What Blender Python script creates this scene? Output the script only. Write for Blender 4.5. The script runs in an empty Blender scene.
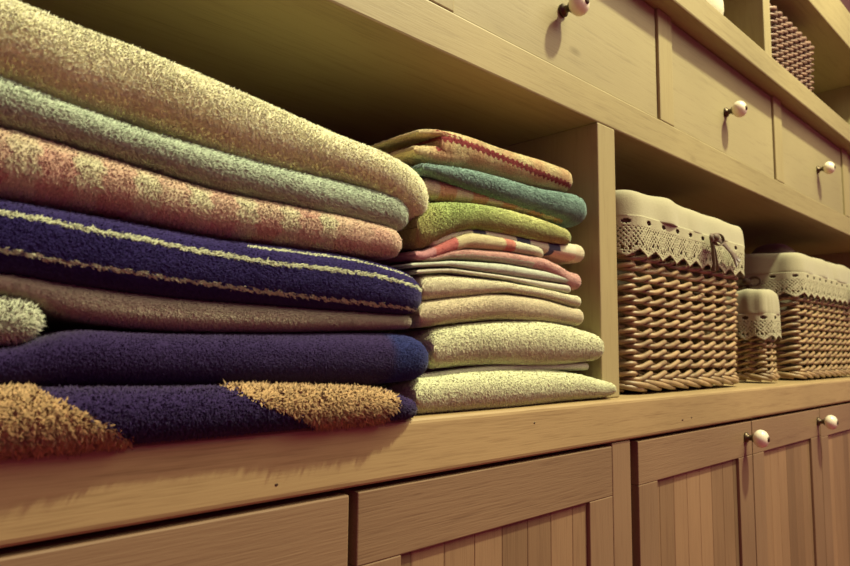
import bpy, bmesh, math, random
import numpy as np
from mathutils import Vector, Matrix
random.seed(7); rng = np.random.default_rng(11)
S = bpy.context.scene; C = S.collection
Z0 = 0.95                      # height of the camera above the floor

# ---------------------------------------------------------------- camera, world, lamp, exposure
cd = bpy.data.cameras.new('camera'); cam = bpy.data.objects.new('camera', cd); C.objects.link(cam)
Rv = Vector((0.71428, -0.69980, 0.00846)); Uv = Vector((-0.07482, -0.06434, 0.99512)); Bv = Vector((-0.69584, -0.71143, -0.09832))
cam.matrix_world = Matrix(((Rv.x, Uv.x, Bv.x, 0), (Rv.y, Uv.y, Bv.y, -0.31), (Rv.z, Uv.z, Bv.z, Z0), (0, 0, 0, 1)))
cd.sensor_fit = 'HORIZONTAL'; cd.sensor_width = 36; cd.lens = 36 * 672.37 / 850
cd.clip_start = 0.01; cd.clip_end = 30
cd.dof.use_dof = True; cd.dof.focus_distance = 0.47; cd.dof.aperture_fstop = 16
S.camera = cam
W = bpy.data.worlds.new('world'); S.world = W; W.use_nodes = True
W.node_tree.nodes['Background'].inputs[0].default_value = (0.28, 0.045, 0.15, 1)
W.node_tree.nodes['Background'].inputs[1].default_value = 0.88
ld = bpy.data.lights.new('ceiling_lamp_light', 'AREA'); ld.shape = 'DISK'; ld.size = 0.08; ld.energy = 39; ld.color = (0.95, 0.90, 0.55)
lo = bpy.data.objects.new('ceiling_lamp_light', ld); C.objects.link(lo)
lo.location = (0.95, -0.60, Z0 + 1.35)
lo.rotation_euler = (Vector((0.35, 0.0, Z0 + 0.1)) - lo.location).to_track_quat('-Z', 'Y').to_euler()
fd = bpy.data.lights.new('ceiling_bounce_fill', 'AREA'); fd.shape = 'RECTANGLE'; fd.size = 1.6; fd.size_y = 1.2; fd.energy = 36; fd.color = (0.95, 0.87, 0.55)  # added soft fill for the shaded fronts, standing in for ceiling bounce
fo = bpy.data.objects.new('ceiling_bounce_fill', fd); C.objects.link(fo)
fo.location = (1.15, -1.15, Z0 + 1.45)
fo.rotation_euler = (Vector((0.5, 0.0, Z0 + 0.1)) - fo.location).to_track_quat('-Z', 'Y').to_euler()
S.view_settings.view_transform = 'Standard'; S.view_settings.look = 'None'
S.view_settings.gamma = 1; S.view_settings.use_curve_mapping = False; S.view_settings.exposure = 0.0

# ---------------------------------------------------------------- helpers
def srgb(h):
    v = [int(h[i:i+2], 16) / 255 for i in (0, 2, 4)]
    return tuple(x / 12.92 if x <= 0.04045 else ((x + 0.055) / 1.055) ** 2.4 for x in v)

def thing(name, label, cat, loc, group=None):
    o = bpy.data.objects.new(name, None); C.objects.link(o); o.empty_display_size = 0.02
    o.location = (loc[0], loc[1], loc[2] + Z0); o['label'] = label; o['category'] = cat
    if group: o['group'] = group
    return o

def pyobj(name, verts, faces, mat, parent=None, smooth=True):
    "verts in the room's frame (z from camera height); stored relative to the thing's base"
    off = np.zeros(3) if parent is None else base_of(parent)
    v = np.asarray(verts, dtype=np.float64) + np.array([0, 0, Z0]) - off
    me = bpy.data.meshes.new(name); me.from_pydata(v.tolist(), [], faces)
    if smooth: me.polygons.foreach_set('use_smooth', [True] * len(me.polygons))
    me.materials.append(mat); me.update()
    o = bpy.data.objects.new(name, me); C.objects.link(o)
    if parent is not None: o.parent = parent
    return o

def base_of(p):
    b = np.zeros(3)
    while p is not None:
        b += np.array(p.location); p = p.parent
    return b

class MB:
    "collects bevelled boxes, tubes and lathes; build() links them as one mesh"
    def __init__(s): s.bm = bmesh.new()
    def box(s, x0, x1, y0, y1, z0, z1, bev=0.0015, seg=2):
        r = bmesh.ops.create_cube(s.bm, size=1)
        for v in r['verts']:
            v.co = Vector(((x0+x1)/2 + v.co.x*(x1-x0), (y0+y1)/2 + v.co.y*(y1-y0), (z0+z1)/2 + v.co.z*(z1-z0)))
        if bev > 0:
            es = list({e for v in r['verts'] for e in v.link_edges})
            bmesh.ops.bevel(s.bm, geom=es, offset=bev, segments=seg, affect='EDGES', profile=0.5)
        return s
    def tube(s, pts, r, n=8, flat=1.0, cap=True):
        pts = [Vector(p) for p in pts]; rings = []; up = None
        for i, p in enumerate(pts):
            t = (pts[min(i+1, len(pts)-1)] - pts[max(i-1, 0)]).normalized()
            if up is None:
                up = Vector((0, 0, 1)) if abs(t.z) < 0.9 else Vector((0, -1, 0))
            a = (up - t*up.dot(t)).normalized(); b = t.cross(a); up = a
            rr = r[i] if isinstance(r, (list, tuple)) else r
            rings.append([s.bm.verts.new(p + a*(math.cos(k*2*math.pi/n)*rr) + b*(math.sin(k*2*math.pi/n)*rr*flat)) for k in range(n)])
        for i in range(len(rings)-1):
            for k in range(n):
                s.bm.faces.new((rings[i][k], rings[i][(k+1) % n], rings[i+1][(k+1) % n], rings[i+1][k]))
        if cap: s.bm.faces.new(rings[0][::-1]); s.bm.faces.new(rings[-1])
        return s
    def lathe_y(s, cx, cz, prof, n=28):
        "prof: list of (y, r); turned about the axis through (cx, *, cz) along Y"
        rings = []
        for y, r in prof:
            if r < 1e-6: rings.append([s.bm.verts.new((cx, y, cz))])
            else: rings.append([s.bm.verts.new((cx + r*math.cos(k*2*math.pi/n), y, cz + r*math.sin(k*2*math.pi/n))) for k in range(n)])
        for i in range(len(rings)-1):
            a, b = rings[i], rings[i+1]
            for k in range(n):
                q = [a[k % len(a)], a[(k+1) % len(a)], b[(k+1) % len(b)], b[k % len(b)]]
                q = list(dict.fromkeys(q))
                if len(q) > 2: s.bm.faces.new(q)
        return s
    def build(s, name, mat, parent=None, smooth=False):
        bmesh.ops.recalc_face_normals(s.bm, faces=s.bm.faces)
        off = Vector((0, 0, Z0)) - (Vector(base_of(parent)) if parent is not None else Vector())
        for v in s.bm.verts: v.co += off
        me = bpy.data.meshes.new(name); s.bm.to_mesh(me); s.bm.free()
        me.materials.append(mat)
        if smooth: me.polygons.foreach_set('use_smooth', [True]*len(me.polygons))
        o = bpy.data.objects.new(name, me); C.objects.link(o)
        if parent is not None: o.parent = parent
        return o

# ---------------------------------------------------------------- materials
def nodes(name):
    m = bpy.data.materials.new(name); m.use_nodes = True
    nt = m.node_tree; return m, nt, nt.nodes, nt.links, nt.nodes['Principled BSDF']

def wood(name, light, dark, axis='X', rough=0.5, plank=None, knots=True, contrast=1.0, bump=0.12):
    m, nt, N, L, P = nodes(name)
    tc = N.new('ShaderNodeTexCoord'); oi = N.new('ShaderNodeObjectInfo')
    sc = {'X': (7.0, 170, 170), 'Z': (170, 170, 7.0), 'Y': (170, 7.0, 170)}[axis]
    add = N.new('ShaderNodeVectorMath'); add.operation = 'MULTIPLY_ADD'
    L.new(oi.outputs['Random'], add.inputs[0]); add.inputs[1].default_value = (7.1, 5.3, 9.7); L.new(tc.outputs['Object'], add.inputs[2])
    vec = add.outputs[0]
    if plank:
        sx = N.new('ShaderNodeSeparateXYZ'); L.new(tc.outputs['Object'], sx.inputs[0])
        dv = N.new('ShaderNodeMath'); dv.operation = 'DIVIDE'; L.new(sx.outputs['X'], dv.inputs[0]); dv.inputs[1].default_value = plank
        fl = N.new('ShaderNodeMath'); fl.operation = 'FLOOR'; L.new(dv.outputs[0], fl.inputs[0])
        ad = N.new('ShaderNodeMath'); ad.operation = 'ADD'; L.new(fl.outputs[0], ad.inputs[0]); L.new(oi.outputs['Random'], ad.inputs[1])
        wn = N.new('ShaderNodeTexWhiteNoise'); wn.noise_dimensions = '1D'; L.new(ad.outputs[0], wn.inputs['W'])
        a2 = N.new('ShaderNodeVectorMath'); a2.operation = 'MULTIPLY_ADD'; L.new(wn.outputs['Color'], a2.inputs[0]); a2.inputs[1].default_value = (3, 3, 3); L.new(vec, a2.inputs[2]); vec = a2.outputs[0]
    mp = N.new('ShaderNodeMapping'); mp.inputs['Scale'].default_value = sc; L.new(vec, mp.inputs['Vector'])
    wrp = N.new('ShaderNodeTexNoise'); wrp.inputs['Scale'].default_value = 9.0; wrp.inputs['Detail'].default_value = 2; L.new(vec, wrp.inputs['Vector'])
    wm = N.new('ShaderNodeVectorMath'); wm.operation = 'MULTIPLY_ADD'; L.new(wrp.outputs['Color'], wm.inputs[0]); wm.inputs[1].default_value = (1.6, 1.6, 1.6); L.new(mp.outputs[0], wm.inputs[2])
    n1 = N.new('ShaderNodeTexNoise'); n1.inputs['Scale'].default_value = 1.0; n1.inputs['Detail'].default_value = 6; n1.inputs['Roughness'].default_value = 0.6; L.new(wm.outputs[0], n1.inputs['Vector'])
    n2 = N.new('ShaderNodeTexNoise'); n2.inputs['Scale'].default_value = 5.0; n2.inputs['Detail'].default_value = 3; L.new(mp.outputs[0], n2.inputs['Vector'])
    mx = N.new('ShaderNodeMath'); mx.operation = 'MULTIPLY_ADD'; L.new(n2.outputs['Fac'], mx.inputs[0]); mx.inputs[1].default_value = 0.88
    L.new(n1.outputs['Fac'], mx.inputs[2])
    rp = N.new('ShaderNodeValToRGB'); L.new(mx.outputs[0], rp.inputs[0])
    rp.color_ramp.elements[0].position = 0.5; rp.color_ramp.elements[0].color = (*dark, 1)
    rp.color_ramp.elements[1].position = 0.5 + 0.45/contrast; rp.color_ramp.elements[1].color = (*light, 1)
    col = rp.outputs[0]
    if plank:
        hv = N.new('ShaderNodeHueSaturation'); mr = N.new('ShaderNodeMapRange'); L.new(wn.outputs['Value'], mr.inputs[0])
        mr.inputs[3].default_value = 0.72; mr.inputs[4].default_value = 1.28
        L.new(mr.outputs[0], hv.inputs['Value']); L.new(col, hv.inputs['Color']); col = hv.outputs[0]
    if knots:   # a few dark flecks and soft blotches
        vo = N.new('ShaderNodeTexVoronoi'); vo.inputs['Scale'].default_value = 9.0
        kp = N.new('ShaderNodeMapping'); kp.inputs['Scale'].default_value = {'X': (.6, 1, 1.6), 'Z': (1.6, 1, .6), 'Y': (1, .6, 1.6)}[axis]
        L.new(vec, kp.inputs['Vector']); L.new(kp.outputs[0], vo.inputs['Vector'])
        kr = N.new('ShaderNodeValToRGB'); kr.color_ramp.elements[0].position = 0.02; kr.color_ramp.elements[0].color = (.35, .3, .25, 1)
        kr.color_ramp.elements[1].position = 0.065; kr.color_ramp.elements[1].color = (1, 1, 1, 1); L.new(vo.outputs['Distance'], kr.inputs[0])
        mm = N.new('ShaderNodeMix'); mm.data_type = 'RGBA'; mm.blend_type = 'MULTIPLY'; mm.inputs[0].default_value = 0.55
        L.new(col, mm.inputs['A']); L.new(kr.outputs[0], mm.inputs['B']); col = mm.outputs['Result']
    bn = N.new('ShaderNodeTexNoise'); bn.inputs['Scale'].default_value = 4.0; bn.inputs['Detail'].default_value = 2; L.new(vec, bn.inputs['Vector'])
    br = N.new('ShaderNodeMapRange'); br.inputs[1].default_value = .3; br.inputs[2].default_value = .7; br.inputs[3].default_value = .86; br.inputs[4].default_value = 1.12; L.new(bn.outputs['Fac'], br.inputs[0])
    h2 = N.new('ShaderNodeHueSaturation'); L.new(br.outputs[0], h2.inputs['Value']); L.new(col, h2.inputs['Color'])
    L.new(h2.outputs[0], P.inputs['Base Color'])
    P.inputs['Roughness'].default_value = rough; P.inputs['Specular IOR Level'].default_value = 0.3
    bp = N.new('ShaderNodeBump'); bp.inputs['Strength'].default_value = bump; bp.inputs['Distance'].default_value = 0.001
    L.new(mx.outputs[0], bp.inputs['Height']); L.new(bp.outputs[0], P.inputs['Normal'])
    return m

def plain(name, col, rough=0.6, metal=0.0, noise=0.12, scale=300, bump=0.0, sheen=0.0, spec=0.4):
    m, nt, N, L, P = nodes(name)
    tc = N.new('ShaderNodeTexCoord'); n = N.new('ShaderNodeTexNoise'); n.inputs['Scale'].default_value = scale; n.inputs['Detail'].default_value = 3
    L.new(tc.outputs['Object'], n.inputs['Vector'])
    mr = N.new('ShaderNodeMapRange'); mr.inputs[1].default_value = .3; mr.inputs[2].default_value = .7
    mr.inputs[3].default_value = 1 - noise; mr.inputs[4].default_value = 1 + noise; L.new(n.outputs['Fac'], mr.inputs[0])
    h = N.new('ShaderNodeHueSaturation'); h.inputs['Color'].default_value = (*col, 1); L.new(mr.outputs[0], h.inputs['Value'])
    L.new(h.outputs[0], P.inputs['Base Color']); P.inputs['Roughness'].default_value = rough; P.inputs['Metallic'].default_value = metal
    P.inputs['Specular IOR Level'].default_value = spec
    if sheen: P.inputs['Sheen Weight'].default_value = sheen
    if bump:
        b = N.new('ShaderNodeBump'); b.inputs['Strength'].default_value = bump; b.inputs['Distance'].default_value = 0.0006
        L.new(n.outputs['Fac'], b.inputs['Height']); L.new(b.outputs[0], P.inputs['Normal'])
    return m

def terry(name='terry_cloth'):
    m, nt, N, L, P = nodes(name)
    at = N.new('ShaderNodeAttribute'); at.attribute_name = 'dye'
    L.new(at.outputs['Color'], P.inputs['Base Color'])
    P.inputs['Roughness'].default_value = 0.95; P.inputs['Specular IOR Level'].default_value = 0.12
    P.inputs['Sheen Weight'].default_value = 0.15; P.inputs['Sheen Roughness'].default_value = 0.6
    tr = N.new('ShaderNodeBsdfTranslucent'); L.new(at.outputs['Color'], tr.inputs['Color'])
    mx = N.new('ShaderNodeMixShader'); mx.inputs[0].default_value = 0.32; out = N['Material Output']
    L.new(P.outputs[0], mx.inputs[1]); L.new(tr.outputs[0], mx.inputs[2]); L.new(mx.outputs[0], out.inputs['Surface'])
    return m

OAK_L, OAK_D = (0.315, 0.27, 0.135), (0.215, 0.175, 0.085)
M = {
 'oakX': wood('oak_along_x', OAK_L, OAK_D, 'X'),
 'oakTop': wood('oak_worktop', (0.36, 0.265, 0.13), (0.24, 0.165, 0.078), 'X'),
 'oakZ': wood('oak_upright', (0.315, 0.27, 0.135), (0.25, 0.205, 0.10), 'Z'),
 'oakY': wood('oak_depth', OAK_L, OAK_D, 'Y'),
 'oakD': wood('oak_drawer_front', (0.31, 0.27, 0.145), (0.22, 0.185, 0.10), 'X', contrast=1.2),
 'doorX': wood('oak_door_rail', (0.235, 0.158, 0.09), (0.165, 0.104, 0.06), 'X', contrast=1.2, bump=.25),
 'doorZ': wood('oak_door_stile', (0.235, 0.158, 0.09), (0.185, 0.118, 0.067), 'Z', contrast=1.1, bump=.25),
 'plank': wood('oak_door_planks', (0.25, 0.165, 0.09), (0.19, 0.12, 0.066), 'Z', plank=0.0285, bump=.25),
 'back': wood('back_panel_wood', (0.30, 0.18, 0.10), (0.20, 0.115, 0.06), 'X'),
 'terry': terry(),
 'china': plain('white_china', (0.80, 0.76, 0.58), 0.15, noise=0.02, spec=.6),
 'bronze': plain('aged_bronze', (0.10, 0.075, 0.045), 0.4, 0.8, noise=0.2),
 'wicker': plain('willow_wicker', (0.29, 0.205, 0.105), 0.42, noise=0.38, scale=70, spec=.45),
 'wickerD': plain('dark_willow', (0.17, 0.095, 0.06), 0.45, noise=0.35, scale=70),
 'greyw': plain('greyed_willow', (0.20, 0.125, 0.085), 0.5, noise=0.35, scale=70),
 'linen': plain('cream_linen', (0.36, 0.345, 0.225), 0.9, noise=0.06, scale=900, bump=.4, sheen=.2, spec=.1),
 'lace': plain('cotton_lace', (0.42, 0.41, 0.275), 0.9, noise=0.1, scale=1200, bump=.5, spec=.1),
 'ribbon': plain('brown_ribbon', (0.10, 0.06, 0.03), 0.6, noise=0.2, sheen=.3),
 'wallp': plain('wall_paint', (0.45, 0.36, 0.25), 0.9, noise=0.04, scale=20),
 'floorm': wood('floor_boards', (0.34, 0.08, 0.07), (0.24, 0.05, 0.045), 'X'),  # unseen floor; its red is chosen to bounce maroon light onto the undersides
}

# ---------------------------------------------------------------- the setting
w = MB().box(-3.0, 7.0, 0.262, 0.30, -Z0, 1.6, 0).build('wall_back', M['wallp']); w['kind'] = 'structure'
f = MB().box(-3.0, 7.0, -2.6, 0.262, -Z0-0.05, -Z0, 0).build('floor', M['floorm']); f['kind'] = 'structure'

# ---------------------------------------------------------------- base cabinet and worktop
X0, X1 = -0.42, 2.30
cab = thing('base_cabinet', 'oak base cabinet with framed plank doors under the long worktop', 'cabinet', (0.912, 0.12, -Z0))
b = MB()
b.box(X0, X1, 0.235, 0.258, -Z0+.08, -.0765, .001); b.box(X0, X1, .03, .235, -Z0+.08, -Z0+.10, .001)
b.box(X0, X0+.02, .022, .235, -Z0+.10, -.0765, .001); b.box(X1-.02, X1, .022, .235, -Z0+.10, -.0765, .001)
b.box(0.5160, 0.5360, .024, .235, -Z0+.10, -.0765, .001)
b.build('carcass', M['back'], cab)
MB().box(X0, X1, .03, .22, -Z0, -Z0+.08, .001).build('plinth', M['doorX'], cab)
MB().box(0.5113, 0.5412, -.0120, .024, -Z0+.08, -.0765, .001).build('face_frame_post', M['doorZ'], cab)
# slab-fronted drawer at the left
d = MB().box(-.40, .2352, -.0120, .007, -.26, -.0793, .0012).build('drawer', M['doorX'], cab)
MB().box(-.40, .2352, -.0120, .007, -Z0+.10, -.266, .0012).build('drawer', M['doorX'], cab)
def knob(x, z, y, parent):   # a china knob on a bronze stem, turned towards the room
    MB().lathe_y(x, z, [(y, 0), (y, .0056), (y-.0022, .0058), (y-.003, .0034), (y-.007, .0030), (y-.0085, .0048), (y-.0105, .0048), (y-.011, 0)], 20).build('knob_stem', M['bronze'], parent, True)
    R = .0100
    pr = [(y-.0095, 0), (y-.0095, .0050), (y-.0110, .0072), (y-.0135, .0093), (y-.0160, R), (y-.0190, .0096), (y-.0218, .0080), (y-.0235, .0056), (y-.0243, .0036), (y-.0244, 0)]
    MB().lathe_y(x, z, pr, 30).build('knob', M['china'], parent, True)
    MB().lathe_y(x, z, [(y-.0235, 0), (y-.0240, .0030), (y-.0250, .0028), (y-.0254, 0)], 16).build('knob_screw', M['bronze'], parent, True)
def door(x0, x1, px0, px1, kx=None, topz=-.0789):
    pz = -.1166 if kx else -.1190
    ps = MB(); n = max(1, round((px1-px0)/.0285))
    dr = bpy.data.objects.new('door', None)
    st = MB()
    st.box(x0, px0, -.0120, .007, -Z0+.10, pz, .0008); st.box(px1, x1, -.0120, .007, -Z0+.10, pz, .0008)
    fr = st.build('door', M['doorZ'], cab)
    MB().box(x0, x1, -.0120, .007, pz, topz, .0008).build('top_rail', M['doorX'], fr)
    k0 = math.floor(px0/.0285); e = [px0] + [k*.0285 for k in range(k0+1, 400) if px0+.002 < k*.0285 < px1-.002] + [px1]
    for a, c in zip(e[:-1], e[1:]): ps.box(a, c, -.0088, .004, -Z0+.10, pz+.002, .0009)
    # plank seams line up with the plank step of the material (object coordinates start at the cabinet's base)
    ps.build('plank_panel', M['plank'], fr)
    if kx: knob(kx, -.0957, -.012, fr)
    return fr
door(0.2411, 0.5107, 0.2742, 0.4760)
door(0.5546, 0.8183, 0.5893, 0.7787, 0.7997)
door(0.8206, 1.0739, 0.8549, 1.0329, 1.0643)
door(1.0762, 1.3404, 1.1100, 1.3042)
door(1.3428, 1.6070, 1.3804, 1.5670, 1.5851)
door(1.6184, 1.8850, 1.6565, 1.8469)
door(1.8878, 2.1801, 1.9230, 2.1420)
wt = MB().box(X0, X1, -.0140, .258, -.0760, -.0410, .0035, 3).build('worktop', M['oakTop'])
for kx_, kz_, ra, rb in ((.6384, -.0656, .0028, .0010), (.6583, -.0645, .0020, .0009), (.4010, -.0520, .0014, .0010), (.1874, -.0676, .0014, .0010)):   # small dark nicks in the front edge
    m_ = MB().lathe_y(0, 0, [(-.00025, 0), (-.0002, .6), (.0003, 1), (.001, 1)], 14)
    for v_ in m_.bm.verts: v_.co = Vector((kx_+v_.co.x*ra, -.0140+v_.co.y, kz_+v_.co.z*rb))
    m_.build('knot', M['bronze'], wt)
wt['label'] = 'long oak worktop carrying the towel stacks and lined baskets'; wt['category'] = 'worktop'

# ---------------------------------------------------------------- shelf unit standing on the worktop
hut = thing('shelf_unit', 'tall oak shelf unit with drawer row, standing on the worktop', 'shelf unit', (0.9, 0.12, -.0408))
MB().box(X0, X1, .243, .258, -.0408, .72, .0008).build('back_panel', M['back'], hut)
MB().box(X0, X1, .0, .243, .2035, .2360, .0015).build('shelf_board', M['oakX'], hut)
MB().box(X0, X1, -.018, .243, .3565, .3890, .0020).build('shelf_board', M['oakX'], hut)
MB().box(X0, X1, -.018, .243, .5345, .6050, .0020).build('shelf_board', M['oakX'], hut)
for xa in (.5170, 1.560): MB().box(xa, xa+.0295, .0, .243, -.0408, .2035, .0012).build('divider', M['oakZ'], hut)
for xa, xb in ((X0, X0+.03), (X1-.03, X1)): MB().box(xa, xb, .0, .243, -.0408, .72, .0012).build('side_panel', M['oakZ'], hut)
for xa in (.2990, .6390, .9790, 1.3190, 1.6600): MB().box(xa, xa+.0310, .0, .243, .2360, .3565, .0012).build('stile', M['oakZ'], hut)
for xa in (.400, .9550, 1.5200): MB().box(xa, xa+.0260, .0, .243, .3890, .5345, .0012).build('divider', M['oakZ'], hut)
for xa, xb in ((-.389, -.031), (-.029, .298), (.3308, .6382), (.6708, .9782), (1.0108, 1.3182), (1.3508, 1.6592), (1.692, 2.268)):
    if xa < -.3: continue
    dr = MB().box(xa, xb, .0030, .020, .2368, .3555, .0012).build('drawer', M['oakD'], hut)
    if xa > .3 and xb < 1.7: knob({.3308: .4680, .6708: .8150, 1.0108: 1.1780, 1.3508: 1.50}[xa], .2900, .003, dr)

# ---------------------------------------------------------------- towels
def smooth_interp(x, xs, ys):
    xs = np.array(xs); ys = np.array(ys)
    # light smoothing of the traced profile
    g = np.linspace(xs[0], xs[-1], 400); v = np.interp(g, xs, ys)
    k = np.hanning(31); k /= k.sum(); v = np.convolve(np.pad(v, 15, mode='edge'), k, 'valid')
    return np.interp(x, g, v)

def lump(x, y, z, seed, amp, fr=38):
    r = np.random.default_rng(seed); o = np.zeros_like(x)
    for i in range(7):
        k = r.normal(size=3) * fr * (0.5 + i*0.28) * np.array([.55, 1, 1]); p = r.uniform(0, 6.28)
        o += np.sin(k[0]*x + k[1]*y + k[2]*z + p) / (1 + .5*i)
    return o * amp / 2.2

def slab(key, dye, seed=0, pile=.0022, wid=.0004, n=40000, comb=(0, 0, -.3), endL=True, corner=.012, lum=.0010, yb=.205,
         fray=.13, nexp=2.3, shape=None, crease=0.0, spread=.55, re=None, inset=.0004):
    yf, xr, st = (shape or SHAPE[key]); yf /= 1000; xr /= 1000; st = [(a/1000, b/1000, c/1000) for a, b, c in st]
    xl = st[0][0]; ns, nv = max(60, int((xr-xl)/.0016)), 96
    s = np.linspace(0, 1, ns); s = s - .0  # denser at both ends
    s = .5 - .5*np.cos(np.pi*s)*(.35) - .5*(1-2*s)*.65
    X = xl + s*(xr-xl)
    zb = smooth_interp(X, [a[0] for a in st], [a[1] for a in st]) + inset; zt = smooth_interp(X, [a[0] for a in st], [a[2] for a in st]) - inset
    h = np.maximum((zt-zb)/2, .0012); zc = (zt+zb)/2
    e = re or max(.006, float(h[-1])*1.15)
    tR = np.clip((X-(xr-e))/e, 0, 1); gR = (1-tR**2.4)**(1/2.4)
    eL = max(.004, float(h[0])); tL = np.clip(((xl+eL)-X)/eL, 0, 1) if endL else np.zeros_like(X); gL = (1-tL**2)**.5
    g = np.maximum(gR*gL, .02)
    tc = np.clip((X-(xr-corner*1.6))/(corner*1.6), 0, 1); yfx = yf + corner*(1-np.sqrt(np.clip(1-tc**2, 0, 1)))
    hh = h*g
    v = np.linspace(0, 1, nv); a0, a1 = .28, .72
    Y = np.zeros((ns, nv)); Z = np.zeros((ns, nv))
    r = np.minimum(hh*1.25, .02)
    for j, vv in enumerate(v):
        if vv < a0:
            q = (1-vv/a0)**1.6; Y[:, j] = yfx+r + q*(yb-(yfx+r)); Z[:, j] = zc+hh
        elif vv > a1:
            q = ((vv-a1)/(1-a1))**1.6; Y[:, j] = yfx+r + q*(yb-(yfx+r)); Z[:, j] = zc-hh
        else:
            ph = (0.5-(vv-a0)/(a1-a0))*math.pi; c, sn = math.cos(ph), math.sin(ph)
            cy = abs(c)**(2/nexp); sz = math.copysign(abs(sn)**(2/nexp), sn)
            cr = 1 - crease*math.exp(-((sn)/.16)**2)
            Y[:, j] = yfx + r - r*cy*cr; Z[:, j] = zc + hh*sz
    XX = np.repeat(X[:, None], nv, 1)
    # normals from the smooth surface
    def normals(XX, Y, Z):
        P = np.stack([XX, Y, Z], -1); du = np.gradient(P, axis=0); dv = np.gradient(P, axis=1)
        N_ = np.cross(du, dv); N_ /= (np.linalg.norm(N_, axis=-1, keepdims=True)+1e-12); return P, N_
    P, Nn = normals(XX, Y, Z)
    if Nn[ns//2, nv//2, 1] > 0: Nn = -Nn
    amp = np.minimum(lum, hh[:, None]*.22)
    fronty = np.clip(1-(Y-yf-.01)/.05, 0, 1)
    P = P + Nn*(lump(P[..., 0], P[..., 1], P[..., 2], seed+50, 1.0)*amp*fronty)[..., None]
    if yf < .05 and xr > .5 and key != 'U':      # towels bulge round the divider's front instead of entering it
        k = np.clip((P[..., 1]+.0035)/.003, 0, 1); lim = .5145; P[..., 0] = P[..., 0]-np.maximum(P[..., 0]-lim, 0)*k
    P, N2 = normals(P[..., 0], P[..., 1], P[..., 2])
    if N2[ns//2, nv//2, 1] > 0: N2 = -N2
    Nn = N2
    fr = np.clip((P[..., 2]-zb[:, None])/(zt-zb)[:, None], 0, 1)
    verts = P.reshape(-1, 3); i = np.arange(ns-1)[:, None]*nv + np.arange(nv-1)[None]; i = i.ravel()
    quads = np.stack([i, i+1, i+nv+1, i+nv], 1)
    j = np.arange(ns-1)*nv; back = np.stack([j+nv-1, j, j+nv, j+nv+nv-1], 1)
    quads = np.concatenate([quads, back])
    col = dye(P[..., 0].ravel(), fr.ravel(), P[..., 1].ravel())
    # tufts: short loops of pile on what can be seen
    A = np.linalg.norm(np.cross(P[1:, :-1]-P[:-1, :-1], P[:-1, 1:]-P[:-1, :-1]), axis=-1)
    yy = P[:-1, :-1, 1]; vis = np.clip(1-(yy-yf-.02)/.035, 0, 1); wgt = (A*vis).ravel(); wgt /= wgt.sum()
    idx = rng.choice(len(wgt), n, p=wgt); a, b = idx//(nv-1), idx % (nv-1); u, w = rng.random(n)[:, None], rng.random(n)[:, None]
    def bil(F): return F[a, b]*(1-u)*(1-w)+F[a+1, b]*u*(1-w)+F[a, b+1]*(1-u)*w+F[a+1, b+1]*u*w
    p = bil(P); nn = bil(Nn); nn /= np.linalg.norm(nn, axis=1, keepdims=True)+1e-9
    frt = bil(fr[..., None])[:, 0]
    cc, long_ = dye(p[:, 0], frt, p[:, 1]), 1.0
    if hasattr(dye, 'long'): long_ = dye.long(p[:, 0], frt)[:, None]
    # neighbouring tufts lean the same way
    f1 = lump(p[:, 0], p[:, 1], p[:, 2], seed+7, 1, 190); f2 = lump(p[:, 0], p[:, 1], p[:, 2], seed+8, 1, 190)
    lean = np.stack([f1, 0*f1, f2], 1)*.42
    d = nn*1.0 + np.array(comb) + lean + rng.normal(size=(n, 3))*spread*.55
    dn = (d*nn).sum(1, keepdims=True); d = d + nn*np.maximum(0, .15-dn); d /= np.linalg.norm(d, axis=1, keepdims=True)
    ln = pile*long_*(.65+.7*rng.random((n, 1)))
    sd = np.cross(d, rng.normal(size=(n, 3))); sd /= np.linalg.norm(sd, axis=1, keepdims=True)+1e-9; s2 = np.cross(d, sd)
    wv = wid*(.7+.6*rng.random((n, 1)))*np.sqrt(long_)
    base = p - nn*.0003
    q0 = base+sd*wv; q1 = base-sd*wv*.5+s2*wv*.87; q2 = base-sd*wv*.5-s2*wv*.87
    mid = base+d*ln*.62; m0 = mid+sd*wv*.85; m1 = mid-sd*wv*.42+s2*wv*.74; m2 = mid-sd*wv*.42-s2*wv*.74
    tip = base+d*ln + (np.array(comb)*.35+rng.normal(size=(n, 3))*.12)*ln
    tv = np.stack([q0, q1, q2, m0, m1, m2, tip], 1).reshape(-1, 3)
    tv[:, 2] = np.where((tv[:, 1] > -.0140) & (tv[:, 2] > -.06), np.maximum(tv[:, 2], -.0406), tv[:, 2])      # pile rests on the worktop
    if xr > .5 and key != 'U': tv[:, 0] = np.where(tv[:, 1] > -.0004, np.minimum(tv[:, 0], .5160), tv[:, 0])
    o = (np.arange(n)*7)[:, None]
    tq = np.concatenate([o+np.array([[0, 1, 4, 3]]), o+np.array([[1, 2, 5, 4]]), o+np.array([[2, 0, 3, 5]])])
    tt = np.concatenate([o+np.array([[3, 4, 6]]), o+np.array([[4, 5, 6]]), o+np.array([[5, 3, 6]])])
    cc = cc*(1+fray*rng.normal(size=(n, 1))).clip(.5, 1.5)
    tcol = np.repeat(cc, 7, axis=0)
    nb = Nn.reshape(-1, 3); nt_ = np.repeat(nn*1.1+rng.normal(size=(n, 3))*.12, 7, axis=0).reshape(n, 7, 3)+d[:, None]*.25*np.array([0, 0, 0, .6, .6, .6, 1])[None, :, None]
    nt_[:, [0, 3]] += .25*sd[:, None]; nt_[:, [1, 4]] += .25*(-.5*sd+.87*s2)[:, None]; nt_[:, [2, 5]] += .25*(-.5*sd-.87*s2)[:, None]
    nt_ = nt_.reshape(-1, 3); nt_ /= np.linalg.norm(nt_, axis=1, keepdims=True)
    return verts, quads, col, tv, tq, tt, tcol, np.concatenate([nb, nt_])

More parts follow.
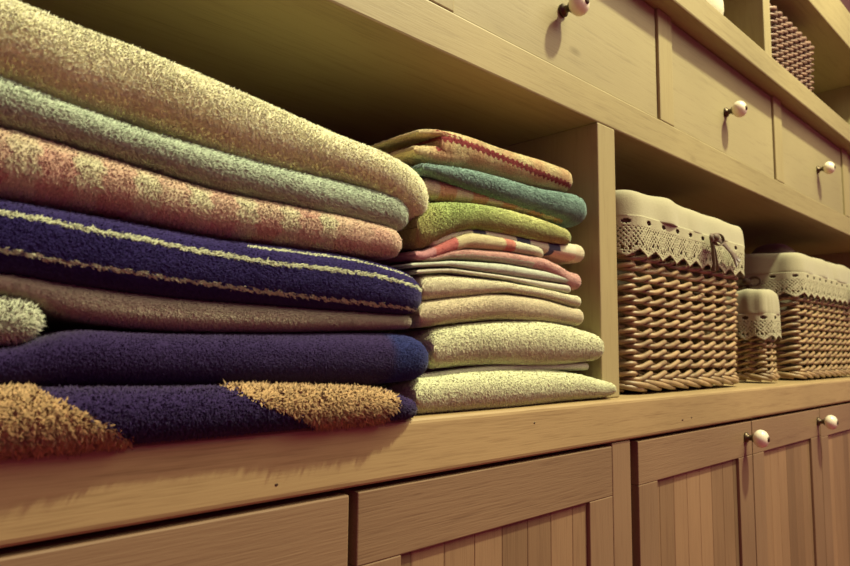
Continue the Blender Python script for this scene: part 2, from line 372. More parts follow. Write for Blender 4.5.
def towel(name, label, slabs, group, cat='towel'):
    V, Q, T, K = [], [], [], []; off = 0; NN = np.concatenate([q[-1] for q in slabs])
    for (v, q, c, tv, tq, tt, tc, _n) in slabs:
        V += [v, tv]; Q += [q+off, tq+off+len(v)]; T += [tt+off+len(v)]; K += [c, tc]; off += len(v)+len(tv)
    V = np.concatenate(V); Q = np.concatenate(Q); T = np.concatenate(T); K = np.concatenate(K)
    x0, x1 = V[:, 0].min(), V[:, 0].max(); base = np.array([(x0+x1)/2, (V[:, 1].min()+V[:, 1].max())/2, V[:, 2].min()])
    V = V - base
    me = bpy.data.meshes.new(name); me.vertices.add(len(V)); me.vertices.foreach_set('co', V.astype(np.float32).ravel())
    nl = len(Q)*4+len(T)*3; me.loops.add(nl); me.polygons.add(len(Q)+len(T))
    me.loops.foreach_set('vertex_index', np.concatenate([Q.ravel(), T.ravel()]).astype(np.int32))
    me.polygons.foreach_set('loop_start', np.concatenate([np.arange(len(Q))*4, len(Q)*4+np.arange(len(T))*3]).astype(np.int32))
    me.polygons.foreach_set('use_smooth', np.ones(len(Q)+len(T), dtype=bool))
    at = me.color_attributes.new('dye', 'FLOAT_COLOR', 'POINT')
    at.data.foreach_set('color', np.concatenate([K.clip(0, 1), np.ones((len(K), 1))], 1).astype(np.float32).ravel())
    me.materials.append(M['terry']); me.update(calc_edges=True)
    me.normals_split_custom_set_from_vertices(NN.tolist())
    o = bpy.data.objects.new(name, me); C.objects.link(o); o.location = base + np.array([0, 0, Z0])
    o['label'] = label; o['category'] = cat; o['group'] = group
    return o

def hx(h):
    c = np.array(srgb(h)); l = c.mean()
    return (c*.96+l*.04)**.62
def flat(h, h2=None, sc=30, seed=1):
    c = hx(h); c2 = hx(h2) if h2 else c
    def f(x, fr, y):
        t = (.5+.5*lump(x, y, fr*.02, seed, 1, sc)).clip(0, 1)[:, None]
        return c*(1-t)+c2*t
    return f
def step(a, b, x): t = np.clip((x-a)/(b-a), 0, 1); return t*t*(3-2*t)
dk = lambda h: np.array(srgb(h))
LS, RS = 'folded towels in the big left stack', 'folded towels in the smaller right stack'

SHAPE = {
    'T1': (-12, 305, [(-60.0,107.4,142.1),(62.3,107.4,142.1),(86.6,103.3,140.2),(110.9,103.1,139.0),(135.1,100.7,136.3),(159.4,97.7,133.0),(183.6,96.1,129.8),(207.9,96.1,126.4),(232.2,97.5,122.2),(256.4,95.5,120.5),(280.7,85.2,116.9),(305.0,79.6,110.8)]),
    'T2': (-10, 285.6, [(-60.0,88.8,107.7),(62.8,88.8,107.7),(85.0,86.5,103.9),(107.3,84.3,100.8),(129.6,81.3,99.6),(151.9,78.7,98.3),(174.2,78.0,97.0),(196.4,77.7,95.7),(218.7,76.8,95.5),(241.0,75.7,95.7),(263.3,74.2,95.9),(285.6,73.4,96.0)]),
    'T3': (-10, 277.4, [(-60.0,59.9,88.4),(63.9,59.9,88.4),(85.3,58.8,86.5),(106.6,58.2,84.4),(128.0,57.0,81.5),(149.3,55.7,78.8),(170.7,55.2,78.1),(192.0,55.4,77.7),(213.3,55.6,77.1),(234.7,55.9,76.1),(256.0,56.4,74.2),(277.4,56.8,72.9)]),
    'T4': (-13, 296.6, [(-60.0,28.3,58.9),(65.0,28.3,58.9),(88.2,26.4,57.7),(111.3,24.8,56.9),(134.5,23.7,55.5),(157.6,22.8,54.5),(180.8,22.1,54.2),(203.9,21.5,54.4),(227.1,21.4,54.3),(250.2,21.3,53.0),(273.4,21.6,48.8),(296.6,21.8,44.2)]),
    'T5': (-6, 287.7, [(-60.0,20.8,28.5),(68.5,20.8,28.5),(90.4,12.4,26.5),(112.3,9.2,25.0),(134.2,8.1,23.9),(156.2,8.1,23.0),(178.1,8.7,22.6),(200.0,9.2,22.2),(222.0,10.1,21.9),(243.9,11.1,21.8),(265.8,12.1,21.5),(287.7,13.2,21.3)]),
    'T5b': (-10, 79, [(-60.0,1.1,18.6),(68.2,1.1,18.6),(69.2,1.1,18.6),(70.3,1.3,18.7),(71.4,1.4,18.8),(72.5,1.5,18.8),(73.6,1.7,18.6),(74.6,1.9,18.4),(75.7,2.2,18.2),(76.8,2.5,18.0),(77.9,2.9,17.9),(79.0,2.9,17.9)]),
    'T6': (-13, 301.5, [(-60.0,-16.4,-0.4),(68.6,-16.4,-0.4),(91.9,-16.7,8.0),(115.2,-17.5,7.3),(138.5,-18.0,7.3),(161.8,-18.5,7.7),(185.0,-19.3,8.2),(208.3,-20.0,8.8),(231.6,-20.7,9.6),(254.9,-21.5,10.3),(278.2,-20.0,10.6),(301.5,-18.9,7.1)]),
    'T7': (-22.5, 283.6, [(-60.0,-40.8,-16.3),(67.6,-40.8,-16.3),(89.2,-40.8,-16.6),(110.8,-40.8,-17.4),(132.4,-40.8,-17.9),(154.0,-40.8,-18.3),(175.6,-40.8,-19.0),(197.2,-40.8,-19.7),(218.8,-40.8,-20.7),(240.4,-40.8,-21.6),(262.0,-40.8,-24.9),(283.6,-40.8,-31.2)]),
    'R1': (4, 488.7, [(292.0,126.0,145.5),(297.8,126.5,147.4),(302.0,126.7,148.4),(319.1,126.7,152.4),(340.3,129.7,154.9),(361.5,131.1,155.8),(382.7,131.7,155.6),(403.9,132.2,155.6),(425.1,132.8,155.8),(446.3,133.4,155.9),(467.5,135.1,155.0),(488.7,136.2,154.6)]),
    'R2': (0, 503.9, [(300.0,117.1,121.4),(308.2,118.0,122.4),(329.9,116.1,125.6),(351.7,113.9,128.0),(373.4,112.6,128.9),(395.2,111.6,129.5),(416.9,110.9,129.3),(438.6,110.2,129.1),(460.4,108.8,131.3),(482.1,107.5,133.6),(503.9,107.5,134.5)]),
    'R3': (6, 478.8, [(308.0,101.3,116.9),(329.3,102.7,116.9),(348.0,104.7,117.5),(366.7,106.5,116.5),(385.4,107.7,115.4),(404.1,108.5,114.3),(422.8,108.6,113.4),(441.5,108.4,112.6),(460.2,108.0,111.6),(478.8,107.7,111.2)]),
    'R4': (-4, 478.5, [(292.0,61.9,92.0),(309.0,68.3,96.8),(330.2,79.6,100.8),(351.4,85.6,103.4),(372.6,86.1,105.0),(393.7,86.3,105.5),(414.9,86.3,104.7),(436.1,86.2,103.6),(457.3,87.1,100.8),(478.5,87.4,99.9)]),
    'R5a': (2, 502.8, [(310.0,66.8,79.1),(316.3,66.8,79.1),(335.0,72.8,82.5),(353.6,78.9,85.9),(372.3,79.8,86.8),(390.9,79.5,87.2),(409.6,78.7,87.4),(428.2,77.9,87.6),(446.9,77.0,87.9),(465.5,76.0,89.6),(484.2,75.0,91.4),(502.8,75.0,92.2)]),
    'R5b': (-2, 448, [(293.0,56.8,63.4),(301.4,56.8,63.4),(316.1,61.2,69.4),(330.8,66.3,76.3),(345.4,70.8,82.1),(360.1,71.7,83.0),(374.7,72.6,83.1),(389.4,73.3,82.9),(404.1,73.4,82.2),(418.7,73.6,81.4),(433.4,73.7,81.2),(448.0,73.8,81.2)]),
    'R6': (-1, 491.3, [(298.0,57.6,61.0),(308.9,57.6,61.0),(327.1,61.5,67.1),(345.4,63.2,69.9),(363.6,63.7,71.1),(381.8,64.3,72.4),(400.1,64.1,72.7),(418.3,63.5,72.6),(436.6,62.9,72.4),(454.8,58.3,69.7),(473.0,51.0,65.3),(491.3,51.0,65.2)]),
    'R7': (-1, 474.7, [(290.0,52.0,54.6),(309.3,54.4,57.5),(327.7,56.2,60.0),(346.1,56.0,61.2),(364.5,55.8,62.3),(382.8,55.6,63.5),(401.2,55.3,63.5),(419.6,55.1,63.1),(438.0,54.9,62.8),(456.4,54.9,61.3),(474.7,54.9,60.3)]),
    'R8': (0, 476.1, [(296.0,47.7,51.4),(310.3,50.0,53.3),(328.7,52.3,55.1),(347.2,52.2,55.0),(365.6,52.1,55.0),(384.0,52.0,54.9),(402.4,51.0,54.7),(420.8,49.8,54.5),(439.3,48.6,54.2),(457.7,47.9,54.1),(476.1,47.4,54.1)]),
    'R9': (-1, 492.4, [(300.0,31.1,48.3),(307.3,31.8,49.3),(327.8,34.5,51.5),(348.4,37.3,51.3),(369.0,40.3,51.2),(389.5,42.7,50.9),(410.1,42.1,49.8),(430.7,41.5,48.8),(451.2,39.7,47.6),(471.8,37.5,46.0),(492.4,36.4,45.5)]),
    'R10': (-2, 495.1, [(297.0,13.2,30.0),(307.0,14.3,31.3),(327.9,17.4,34.4),(348.8,19.5,37.5),(369.7,21.3,40.5),(390.6,22.8,41.0),(411.5,22.9,40.7),(432.4,23.0,40.4),(453.3,22.1,38.4),(474.2,21.1,36.1),(495.1,20.6,35.5)]),
    'R11': (-6, 519.6, [(306.0,-14.3,13.4),(330.1,-12.1,16.9),(353.8,-10.8,19.7),(377.5,-9.5,20.9),(401.2,-9.4,21.7),(424.9,-9.6,21.8),(448.5,-9.8,20.5),(472.2,-9.1,19.1),(495.9,-7.9,16.1),(519.6,-7.7,15.1)]),
    'R12': (2, 504.9, [(302.0,-20.9,-15.5),(311.9,-20.0,-14.9),(333.4,-18.7,-13.4),(354.8,-17.8,-12.2),(376.3,-16.8,-11.0),(397.7,-16.1,-10.2),(419.1,-16.0,-10.2),(440.6,-15.9,-10.2),(462.0,-15.9,-10.1),(483.5,-16.1,-9.8),(504.9,-16.3,-9.5)]),
    'R13': (-9, 528, [(288.0,-39.3,-19.4),(295.0,-39.5,-18.8),(321.6,-40.0,-18.0),(348.3,-40.1,-16.9),(374.9,-40.2,-15.7),(401.6,-40.0,-14.8),(428.2,-39.8,-14.4),(454.8,-40.3,-16.3),(481.5,-40.8,-18.5),(508.1,-40.3,-23.6),(534.8,-40.1,-24.7)]),
}


CREAM, GREEN, NAVY, PALE = 'd9d6ae', 'a9bda2', '231c50', 'cfd8b6'
towel('towel', 'thick fluffy cream towel, topmost of the big left stack',
      [slab('T1', flat('fffdbc', 'f2f4b6', 30), 1, .0015, .00030, 90000, (.1, 0, -.25), corner=.02, lum=.0012, re=.022, spread=.4)], LS)
towel('towel', 'pale blue-green fluffy towel directly under the top cream one',
      [slab('T2', flat('a4c2a0', 'b2c8a0', 30), 2, .0017, .00030, 70000, (.45, 0, -.25), corner=.012)], LS)
def d3(x, fr, y):
    pk, cr, pe = hx('c97f6e'), hx('d6d8a0'), hx('d9b48a')
    x_ = x+.0012*np.sin(fr*19+x*300); q = x_/.0125; ci = np.floor(q); cj = np.floor(fr*2.6+.25*np.sin(ci*2.1))
    hsh = np.modf(np.abs(np.sin(ci*12.9898+cj*78.233)*43758.5))[0]
    t = np.where((ci % 2 == 0), .15+.5*hsh, .75+.4*hsh).clip(0, 1)
    ed = np.abs(q-np.round(q)); t = t*(1-.35*np.exp(-(ed/.10)**2)); t = t[:, None]
    c = pk*(1-t)+cr*t; k = step(.215, .245, x)[:, None]*.75; c = c*(1-k)+hx('d4a084')*k
    k2 = (step(.72, .9, fr)[:, None])*.6; return c*(1-k2)+pe*k2
towel('towel', 'pink and cream blotchy checked towel above the striped navy one',
      [slab('T3', d3, 3, .0014, .00034, 60000, (.1, 0, -.4), corner=.010)], LS)
def d4(x, fr, y):
    c = np.tile(dk('34296a'), (len(x), 1)); st = hx('b9c392')
    w = .035*np.sin(x*240)*0+.012*np.sin(x*900)
    zA = np.interp(x, [.06, .18, .285], [.77, .66, .67]); zB = np.interp(x, [.06, .18, .285], [.27, .20, .13])
    m = (np.abs(fr-zA+w) < .032) | (np.abs(fr-zB+w) < .022) | ((x > .17) & (np.abs(fr-.90) < .018))
    c[m] = st; return c
d4.long = lambda x, fr: 1+.35*((np.abs(fr-np.interp(x, [.06, .18, .285], [.77, .66, .67])) < .030) | (np.abs(fr-np.interp(x, [.06, .18, .285], [.27, .20, .13])) < .03))
towel('towel', 'navy towel with raised pale green stripes',
      [slab('T4', d4, 4, .0014, .00034, 110000, (.5, 0, -.2), corner=.016, nexp=2.6, crease=.0, re=.018)], LS)
towel('towel', 'thin grey-beige towel between the striped and the plain navy towels',
      [slab('T5', flat('a09478', '968c70', 60), 5, .0012, .00028, 90000, corner=.004, lum=.0005, fray=.08, re=.004)], LS)
towel('washcloth', 'small pale green curled cloth at the left edge on the plain navy towel',
      [slab('T5b', flat('b9c39c'), 6, .0028, .0004, 26000, (0, 0, -.2), corner=.006, re=.006, yb=.06)], LS, 'washcloth')
def d6(x, fr, y):  # light on the towel's right end is put into the dye as brighter blue
    k = step(.262, .272, x)[:, None]; return dk('37285a')*(1-k)+dk('2b3572')*k
towel('towel', 'plain navy towel with its right end painted brighter blue as if lit, resting on the shaggy mat',
      [slab('T6', d6, 7, .0012, .00034, 100000, (.3, 0, -.3), corner=.012, lum=.0008, re=.014, inset=.0009)], LS)
def brown(x, fr):
    u = 1-fr
    left = x < .077+.038*u
    right = (x > .158+.052*u) & (x < .258+.004*np.sin(u*5))
    return left | right
def d7(x, fr, y):
    c = np.tile(dk('37285a'), (len(x), 1)); m = brown(x+.0015*np.sin(x*2100), fr); c[m] = dk('c2a377'); return c
d7.long = lambda x, fr: np.where(brown(x, fr), 1.35, .7)
towel('bath_mat', 'shaggy navy bath mat with brown patches at the bottom of the left stack',
      [slab('T7', d7, 8, .0026, .0006, 75000, (0, 0, -.25), corner=.014, lum=.0012, spread=1.3, fray=.2, inset=.0012)], LS, 'bath mat')

# right stack, from the top down
def d1(x, fr, y):
    og, ye = hx('cfa264'), hx('dccb82'); t = (.5+.5*np.sin(x*170)*np.sin(y*150+1)).clip(0, 1)[:, None]; c = og*(1-t)+ye*t
    mid = np.interp(x, [.32, .40, .485], [.72, .5, .2]); zz = .10*np.abs(((x/.0058) % 1)*2-1)
    m = (np.abs(fr-mid) < .05+zz) & (x > .318); c[m] = dk('9a4044')
    return c
R1 = SHAPE['R1']
flap = (5, 345, [(301, 142.5, 146.2), (307, 144, 148), (320, 146.5, 151), (345, 146, 152.5)])
under = (4, 352, [(296, 128.2, 134), (320, 127.5, 140), (352, 130, 150)])
towel('towel', 'orange and yellow towel with a row of red stitches, topmost of the right stack',
      [slab('R1', d1, 20, .0011, .0004, 42000, shape=(R1[0], R1[1], [(322, 127.2, 152.6)]+[a for a in R1[2] if a[0] > 335]), corner=.01),
       slab('R1', d1, 21, .0011, .0004, 6000, shape=flap, corner=.004), slab('R1', d1, 22, .0011, .0004, 6000, shape=under, corner=.004)], RS)
towel('towel', 'teal terry towel, second from the top of the right stack',
      [slab('R2', flat('6a9486', '5e887a'), 23, .0017, .00045, 42000, corner=.01, fray=.16)], RS)
def dr3(x, fr, y):
    t = step(-.2, .2, np.sin(2*np.pi*x/.034))[:, None]; return hx('cf8f5e')*(1-t)+hx('d3c493')*t
towel('towel', 'orange and cream checked towel under the teal one',
      [slab('R3', dr3, 24, .0010, .0004, 26000, corner=.01)], RS)
def dr4(x, fr, y):
    g, ye, ol = hx('9cbb52'), hx('cdc968'), hx('a89a46')
    t = (.5+.7*lump(x, y, fr*.02, 5, 1, 60)).clip(0, 1)[:, None]; c = g*(1-t)+ye*t
    k = step(.335, .30, x)[:, None]*.8; k = (1-step(.30, .335, x))[:, None]*step(.75, .2, -fr+1)[:, None]*0+(1-step(.295, .325, x))[:, None]*.6
    c = c*(1-k)+ol*k; e = step(.462, .475, x)[:, None]; return c*(1-e)+hx('93ad55')*e
towel('towel', 'green and yellow mottled towel drooping behind the left stack',
      [slab('R4', dr4, 25, .0014, .0004, 56000, corner=.014, lum=.001)], RS)
def dr5(x, fr, y):
    c = np.tile(hx('dcdcae'), (len(x), 1))
    for a, b in ((.352, .366), (.402, .420), (.444, .461)): c[(x > a) & (x < b)] = dk('50546e')
    c[(x > .452) & (fr < .35)] = hx('cfa27e'); c[(x > .484)] = hx('d8cc9c'); return c
def dr5b(x, fr, y):
    c = np.tile(hx('cfc583'), (len(x), 1)); c[x < .333] = hx('b3453f'); c[x < .312] = hx('b86f72'); c[(x > .385) & (x < .396)] = hx('c8624b'); c[x > .396] = hx('cdd0a0'); return c
towel('towel', 'thin cream towel with grey-blue squares and red bands, under the green one',
      [slab('R5a', dr5, 26, .0007, .00035, 22000, corner=.008, lum=.0005), slab('R5b', dr5b, 27, .0007, .00035, 22000, corner=.02, lum=.0006)], RS)
def dr6(x, fr, y):
    k = ((fr < .42) & (x < .42))[:, None]; return np.where(k, hx('c9c79f'), hx('cf8f80'))
towel('towel', 'salmon pink towel whose right end hangs down',
      [slab('R6', dr6, 28, .0009, .00035, 30000, corner=.008, lum=.0005)], RS)
towel('towel', 'thin mint towel right under the salmon pink one', [slab('R7', flat('bfcfae'), 29, .0007, .00035, 22000, corner=.006, lum=.0004)], RS)
towel('towel', 'very thin ivory towel under the thin mint one', [slab('R8', flat('cfd2ae'), 30, .0007, .00035, 18000, corner=.006, lum=.0003)], RS)
towel('towel', 'smooth light cream towel above the beige one in the right stack', [slab('R9', flat('e2deaa'), 31, .0010, .00038, 40000, corner=.010, lum=.0008)], RS)
towel('towel', 'beige towel resting on the thick knobbly pale green one', [slab('R10', flat('d6c996', 'c9bb8a', 50), 32, .0009, .00038, 40000, corner=.010, lum=.0012)], RS)
towel('towel', 'thick knobbly pale green towel with large loops, third from the bottom of the right stack',
      [slab('R11', flat('e0e4a8', 'd6dca0', 60), 33, .0015, .00055, 45000, (.1, 0, -.5), corner=.010, lum=.0022, fray=.08, re=.018)], RS)
towel('towel', 'thin pale towel pressed between the two thick knobbly ones', [slab('R12', flat('c9cfa8'), 34, .0008, .00038, 22000, corner=.006, lum=.0004)], RS)
towel('towel', 'fluffy cream-green towel at the bottom of the right stack',
      [slab('R13', flat('e2e6a8', 'd6dea0', 60), 35, .0014, .0005, 50000, (.1, 0, -.5), corner=.004, lum=.0024, fray=.08, re=.03)], RS)

# ---------------------------------------------------------------- wicker baskets
def outline(x0, x1, y0, y1, r, n):
    "rounded rectangle; returns points, outward normals and arc positions, starting mid back, running round"
    segs = []; P = []
    def arc(cx, cy, a0, a1):
        for k in range(9): a = a0+(a1-a0)*k/8; P.append((cx+r*math.cos(a), cy+r*math.sin(a), math.cos(a), math.sin(a)))
    arc(x0+r, y0+r, math.pi, 1.5*math.pi); arc(x1-r, y0+r, 1.5*math.pi, 2*math.pi); arc(x1-r, y1-r, 0, .5*math.pi); arc(x0+r, y1-r, .5*math.pi, math.pi)
    P.append(P[0]); P = np.array(P); d = np.r_[0, np.cumsum(np.linalg.norm(np.diff(P[:, :2], axis=0), axis=1))]
    t = np.linspace(0, d[-1], n, endpoint=False)
    Q = np.stack([np.interp(t, d, P[:, k]) for k in range(4)], 1); nn = Q[:, 2:]; nn /= np.linalg.norm(nn, axis=1, keepdims=True)
    return Q[:, :2], nn, t, d[-1]

def ring_tube(pts, r, ns=7, rz=None):
    "closed tube through pts (n,3)"
    n = len(pts); t = np.roll(pts, -1, 0)-np.roll(pts, 1, 0); t /= np.linalg.norm(t, axis=1, keepdims=True)
    up = np.tile([0, 0, 1.], (n, 1)); a = up-t*(up*t).sum(1, keepdims=True); a /= np.linalg.norm(a, axis=1, keepdims=True); b = np.cross(t, a)
    th = np.arange(ns)*2*np.pi/ns
    rr = np.broadcast_to(np.asarray(r, dtype=float), (n,))
    V = pts[:, None]+a[:, None]*(np.cos(th)[None, :, None]*rr[:, None, None])+b[:, None]*(np.sin(th)[None, :, None]*rr[:, None, None])
    i = np.arange(n)[:, None]; k = np.arange(ns)[None]
    F = np.stack([i*ns+k, i*ns+(k+1) % ns, ((i+1) % n)*ns+(k+1) % ns, ((i+1) % n)*ns+k], -1).reshape(-1, 4)
    return V.reshape(-1, 3), F

def basket(label, x0, x1, y0, y1, z0, z1, flare, sp, pitch, mat, group, liner=None, r=.012, bow=None, extra=None, sr=.0025):
    th = thing('wicker_basket', label, 'basket', ((x0+x1)/2, (y0+y1)/2, z0), group)
    per0 = 2*((x1-x0)+(y1-y0)) - (8-2*math.pi)*r
    ns = int(round(per0/sp/2))*2; ns += (ns % 2); per = 10; N_ = ns*per
    def at(z, off=0.0, n=N_):
        k = (z-z0)/(z1-z0)*flare
        return outline(x0-k-off, x1+k+off, y0-k*.5-off, y1+k*.5+off, r+off, n)
    VV, FF, o = [], [], 0
    rows = int((z1-z0-.012)/pitch)
    A = sr*1.35
    rr = np.random.default_rng(int(x0*1000))
    for q in range(rows):
        zr = z0+.012+pitch*(q+.5)
        for s in (0, 1):
            P, nn, t, L = at(zr); ph = np.arange(N_)/per*np.pi + s*np.pi + .0
            off = np.tanh(1.7*(np.cos(ph)+.22))*A; wob = np.interp(np.arange(N_), np.arange(0, N_+per, per), rr.normal(size=ns+1)*.0006)
            z = zr+np.sin(ph)*pitch*.24+wob
            p3 = np.stack([P[:, 0]+nn[:, 0]*off, P[:, 1]+nn[:, 1]*off, z], 1)
            V, F = ring_tube(p3, sr*(.92+.14*np.interp(np.arange(N_), np.arange(0, N_+per, per), rr.random(ns+1)))*pitch/.0106*1.0); VV.append(V); FF.append(F+o); o += len(V)
    pyobj('weave', np.concatenate(VV), np.concatenate(FF).tolist(), mat, th)
    # stakes
    m = MB()
    Pb, nb, _, _ = at(z0+.006, 0, ns); Pt, nt_, _, _ = at(z1-.002, 0, ns)
    # stakes stand where the strands cross (quarter phase)
    Pb, nb, _, _ = at(z0+.006); Pt, nt_, _, _ = at(z1-.002); ii = (np.arange(ns)*per+per//2) % N_
    for i in ii: m.tube([(Pb[i, 0], Pb[i, 1], z0+.004), (Pt[i, 0], Pt[i, 1], z1-.002)], sr*.8, 6)
    m.build('stakes', mat, th, True)
    # braided border at the foot: slanting rods, and a rolled rim
    m = MB(); P, nn, t, L = at(z0+.006, .0035)
    stp = per
    for i in range(0, N_, stp):
        pts = []
        for k in range(7):
            j = (i+int(k*stp*2.2/6)) % N_; f_ = k/6
            pts.append((P[j, 0]+nn[j, 0]*(.0032*math.sin(f_*math.pi)-.001), P[j, 1]+nn[j, 1]*(.0032*math.sin(f_*math.pi)-.001), z0+.0125-.0090*f_))
        m.tube(pts, [sr*.75, sr*1.05, sr*1.1, sr*1.1, sr*1.1, sr*1.0, sr*.7], 7)
    m.build('foot_border', mat, th, True)
    P, nn, t, L = at(z1); VV, FF, o = [], [], 0
    for s in (0, 1):
        ph = np.arange(N_)/per*np.pi+s*np.pi
        V, F = ring_tube(np.stack([P[:, 0]+nn[:, 0]*np.cos(ph)*.0028, P[:, 1]+nn[:, 1]*np.cos(ph)*.0028, z1-.002+np.sin(ph)*.0028], 1), .0034); VV.append(V); FF.append(F+o); o += len(V)
    pyobj('rim', np.concatenate(VV), np.concatenate(FF).tolist(), mat, th)
    # floor of the basket
    P, nn, t, L = at(z0+.006, -.003, 64)
    vs = [(p[0], p[1], z0+.004) for p in P]+[(p[0], p[1], z0+.008) for p in P]
    fs = [list(range(63, -1, -1)), list(range(64, 128))]+[[k, (k+1) % 64, 64+(k+1) % 64, 64+k] for k in range(64)]
    pyobj('basket_bottom', vs, fs, mat, th, False)
    if not liner: return th, at
    zl, zlace, zbot, period = liner
    # cloth: up the inside, over the rim, down the outside to the lace
    n = 420; rows = []
    prof = [(-.006, z1-.06), (-.006, z1-.03), (-.006, z1-.004), (-.004, z1+.006), (.000, z1+.0095), (.005, z1+.009), (.0085, z1+.004), (.0095, z1-.006), (.0100, z1-.016), (.0102, (z1-.016+zl)/2), (.0098, zl)]
    rg = np.random.default_rng(int(x0*900)+3)
    wav = lambda t, L, k, a: sum(a/(1+i*.6)*np.sin(2*np.pi*t/L*(k+i*3)+rg.uniform(0, 6)) for i in range(4))
    _, _, t0, L0 = at(z1, 0, n); w1 = wav(t0, L0, 7, .0016); w2 = wav(t0, L0, 11, .0014); w3 = wav(t0, L0, 3, .0011)
    for i, (off, z) in enumerate(prof):
        P, nn, t, L = at(z1 if z > z1-.02 else z, off, n)
        f_ = min(1, max(0, (i-2)/5)); top = math.exp(-((i-4.5)/2.2)**2)
        o_ = (w1*f_*.6+w2*f_*(1 if i < 10 else .3)*.5)+.0
        o_ = np.maximum(o_, -.0012)
        rows.append(np.stack([P[:, 0]+nn[:, 0]*o_, P[:, 1]+nn[:, 1]*o_, z+w3*top+np.zeros(n)], 1))
    V = np.concatenate(rows); F = []
    for i in range(len(prof)-1):
        for k in range(n): F.append([i*n+k, i*n+(k+1) % n, (i+1)*n+(k+1) % n, (i+1)*n+k])
    cl = pyobj('liner', V, F, M['linen'], th); sm = cl.modifiers.new('thick', 'SOLIDIFY'); sm.thickness = .0008
    ss = cl.modifiers.new('sub', 'SUBSURF'); ss.levels = 1; ss.render_levels = 1
    # lace with real holes
    cs = .00085; P, nn, t, L = at(zl, .0104, int(per0/cs)); n = len(P); rowsn = int((zl-zbot)/cs)+1
    np_ = max(1, round(L/period)); pe = L/np_
    zz = zl+.001-np.arange(rowsn+1)*cs; Vs = []
    k_ = ((zz-z0)/(z1-z0)*flare)-((zl-z0)/(z1-z0)*flare)
    rip = .0010*np.sin(2*np.pi*t/pe)
    for j, z in enumerate(zz):
        o_ = k_[j]+rip*(j/rowsn); Vs.append(np.stack([P[:, 0]+nn[:, 0]*o_, P[:, 1]+nn[:, 1]*o_*1.0, np.full(n, z)], 1))
    V = np.concatenate(Vs)
    tm = t+cs/2; F = []
    H = zl-zbot; es = pe*1.0
    for j in range(rowsn):
        v_ = j*cs+cs/2; u = (tm % pe)/pe; uc = np.abs(u-.5)*2           # 0 at a tooth's tip, 1 between teeth
        low = H*(.80+.20*(1-uc)**.8)
        keep = v_ < low
        # threading eyelets
        ev = .0050*H/.034; keep &= ~(((((tm % es)/es-.5)*es/.0044)**2+((v_-ev)/.0024)**2) < 1)
        # net of small holes in diamonds, solid along the scallops
        g1 = .0050; a_ = (tm+v_)/g1; b_ = (tm-v_)/g1; hol = ((a_ % 1-.5)**2+(b_ % 1-.5)**2) < .085
        zone = (v_ > ev+.0045) & (v_ < low-.0022) & (np.abs(np.sin(2*np.pi*(tm/pe)+(v_/H)*5)) > .22)
        keep &= ~(hol & zone)
        # fan of slits near each tooth
        fan = (np.abs(((tm % (pe/4))/(pe/4))-.5) < .16) & (v_ > low-.0085) & (v_ < low-.0050)
        keep &= ~fan
        ks = np.nonzero(keep)[0]
        F += [[j*n+k, j*n+(k+1) % n, (j+1)*n+(k+1) % n, (j+1)*n+k] for k in ks.tolist()]
    lc = pyobj('lace_trim', V, F, M['lace'], th); sm = lc.modifiers.new('thick', 'SOLIDIFY'); sm.thickness = .0007
    # ribbon threaded behind the eyelets
    zc = zl+.001-.0050*H/.034; P, nn, t, L = at(zl, .0085, 300); V = np.concatenate([np.stack([P[:, 0], P[:, 1], np.full(300, zc+d)], 1) for d in (.0032, -.0032)])
    rb = pyobj('ribbon', V, [[k, (k+1) % 300, 300+(k+1) % 300, 300+k] for k in range(300)], M['ribbon'], th)
    sm = rb.modifiers.new('thick', 'SOLIDIFY'); sm.thickness = .0006
    return th, at

def ribbon_strip(m, pts, w, tk=.0004):
    m.tube(pts, w, 8, flat=.16)
def bow(parent, x, y, z, s=1.0, trail=False, side=False):
    m = MB()
    def Q(a, out, c):       # a: along the face, out: away from it, c: up
        return (x-out*s, y-a*s, z+c*s) if side else (x+a*s, y-out*s, z+c*s)
    for sg in (-1, 1):      # two loops and two tails
        k_ = .55 if trail and sg < 0 else 1
        m.tube([Q(sg*k_*.020*(1-math.cos(2*math.pi*k/16))/2, .004+.004*math.sin(math.pi*k/16), k_*.0065*math.sin(2*math.pi*k/16)) for k in range(17)], .0022*s, 8, flat=.3)
        if not (trail and sg > 0):
            m.tube([Q(0, .003, 0), Q(sg*.002, .005, -.012), Q(sg*.001+.004, .004, -.027), Q(sg*.004+.003, .004, -.036)], .0020*s, 8, flat=.3)
    if trail:
        m.tube([Q(0, .004, 0), Q(.010, .007, .000), Q(.030, .006, -.004), Q(.050, .004, -.009), Q(.068, .002, -.0125), Q(.080, .002, -.016)], .0032*s, 8, flat=.35)
        m.tube([Q(.045, .005, -.008), Q(.055, .006, -.016), Q(.066, .004, -.024)], .0028*s, 8, flat=.35)
        m.tube([Q(0, .003, 0), Q(.003, .005, -.014), Q(.012, .004, -.034)], .0020*s, 8, flat=.3)
    m.tube([Q(-.004, .005, 0), Q(0, .008, .001), Q(.004, .005, 0)], .0046*s, 10)
    return m.build('bow', M['ribbon'], parent, True)

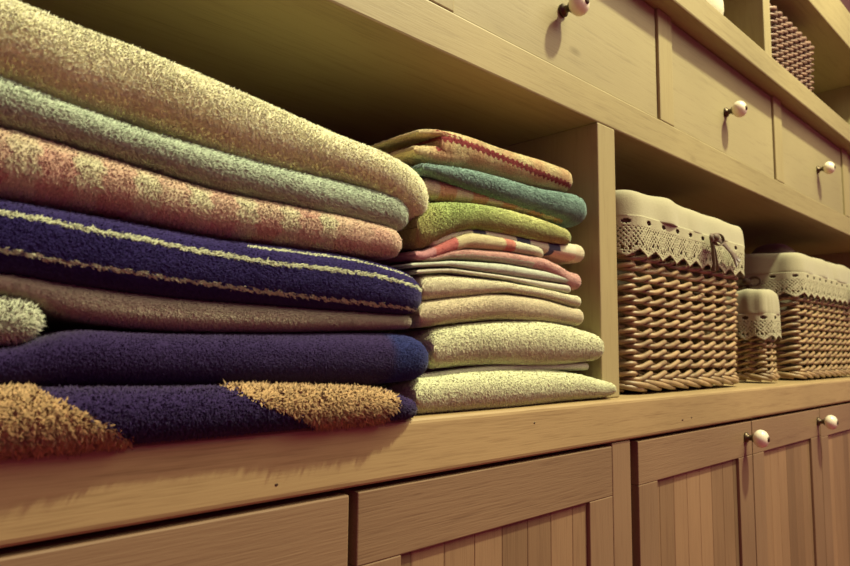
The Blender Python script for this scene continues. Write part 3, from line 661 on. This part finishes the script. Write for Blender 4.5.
BG = 'lined wicker baskets on the worktop'
WT = -.0408
t1, _ = basket('large wicker basket with cream lace liner and bow, beside the divider', .5860, .8380, .0110, .150, WT, .1440, .010, .0290, .0104, M['wicker'], BG, (.1270, .127, .0880, .0300))
bow(t1, .728, -.0075, .1225, 1.0, trail=True)
t2, _ = basket('small narrow wicker basket with cream lace liner between the two large ones', .9480, .9850, .0150, .110, WT, .0740, .000, .0185, .0085, M['wicker'], BG, (.0500, .05, .0150, .0230), r=.008, sr=.0024)
t3, _ = basket('large lined wicker basket farthest right, behind the small narrow one', 1.0830, 1.3800, .0150, .170, WT, .1390, .003, .0290, .0104, M['wicker'], BG, (.1170, .127, .0800, .0300))
bow(t3, 1.325, -.0035, .108, 1.0)
bow(t3, 1.0680, .075, .106, 1.0, side=True)
t4, _ = basket('grey-brown unlined wicker basket on the upper shelf beside the upright', .9950, 1.1850, .0080, .190, .3888, .4960, .006, .0215, .0098, M['greyw'], 'baskets on the upper shelf')

# cloth bundle showing above the far basket's liner
def blob(name, cx, cy, cz, rx, ry, rz, mat, seed, label=None, cat=None, amp=.12):
    bm = bmesh.new(); bmesh.ops.create_icosphere(bm, subdivisions=5, radius=1)
    r_ = random.Random(seed); ph = [(Vector((r_.uniform(-3, 3), r_.uniform(-3, 3), r_.uniform(-5, 5))), r_.uniform(0, 6)) for _ in range(6)]
    for v in bm.verts:
        n = v.co.copy(); k = 1+amp*sum(math.sin(a.dot(n)+p) for a, p in ph)/3
        c = Vector((abs(n.x)**.7*math.copysign(1, n.x), abs(n.y)**.7*math.copysign(1, n.y), abs(n.z)**.8*math.copysign(1, n.z)))
        v.co = Vector((c.x*rx*k, c.y*ry*k, c.z*rz*k))
    me = bpy.data.meshes.new(name); bm.to_mesh(me); bm.free(); me.materials.append(mat); me.polygons.foreach_set('use_smooth', [True]*len(me.polygons))
    o = bpy.data.objects.new(name, me); C.objects.link(o); o.location = (cx, cy, cz+Z0)
    if label: o['label'] = label; o['category'] = cat
    return o
blob('cloth_bundle', 1.215, .085, .072, .055, .045, .104, plain('mauve_brown_cloth', (.19, .16, .10), .95, noise=.1, sheen=.2), 4,
     'dull brown cloth bundle peeping out of the farthest right basket', 'cloth')

# cream cloth lying on the upper shelf, its hem hanging over the edge
SHAPE['U'] = (-8, 800, [(560, 389.3, 440), (760, 389.3, 440), (800, 389.3, 436)])
towel('cloth', 'cream folded cloth on the upper shelf left of the grey-brown basket', [slab('U', flat('d8d2ac'), 60, .0006, .0004, 12000, corner=.006, lum=.0008, yb=.16, re=.008)], 'linen on the upper shelf', 'cloth')
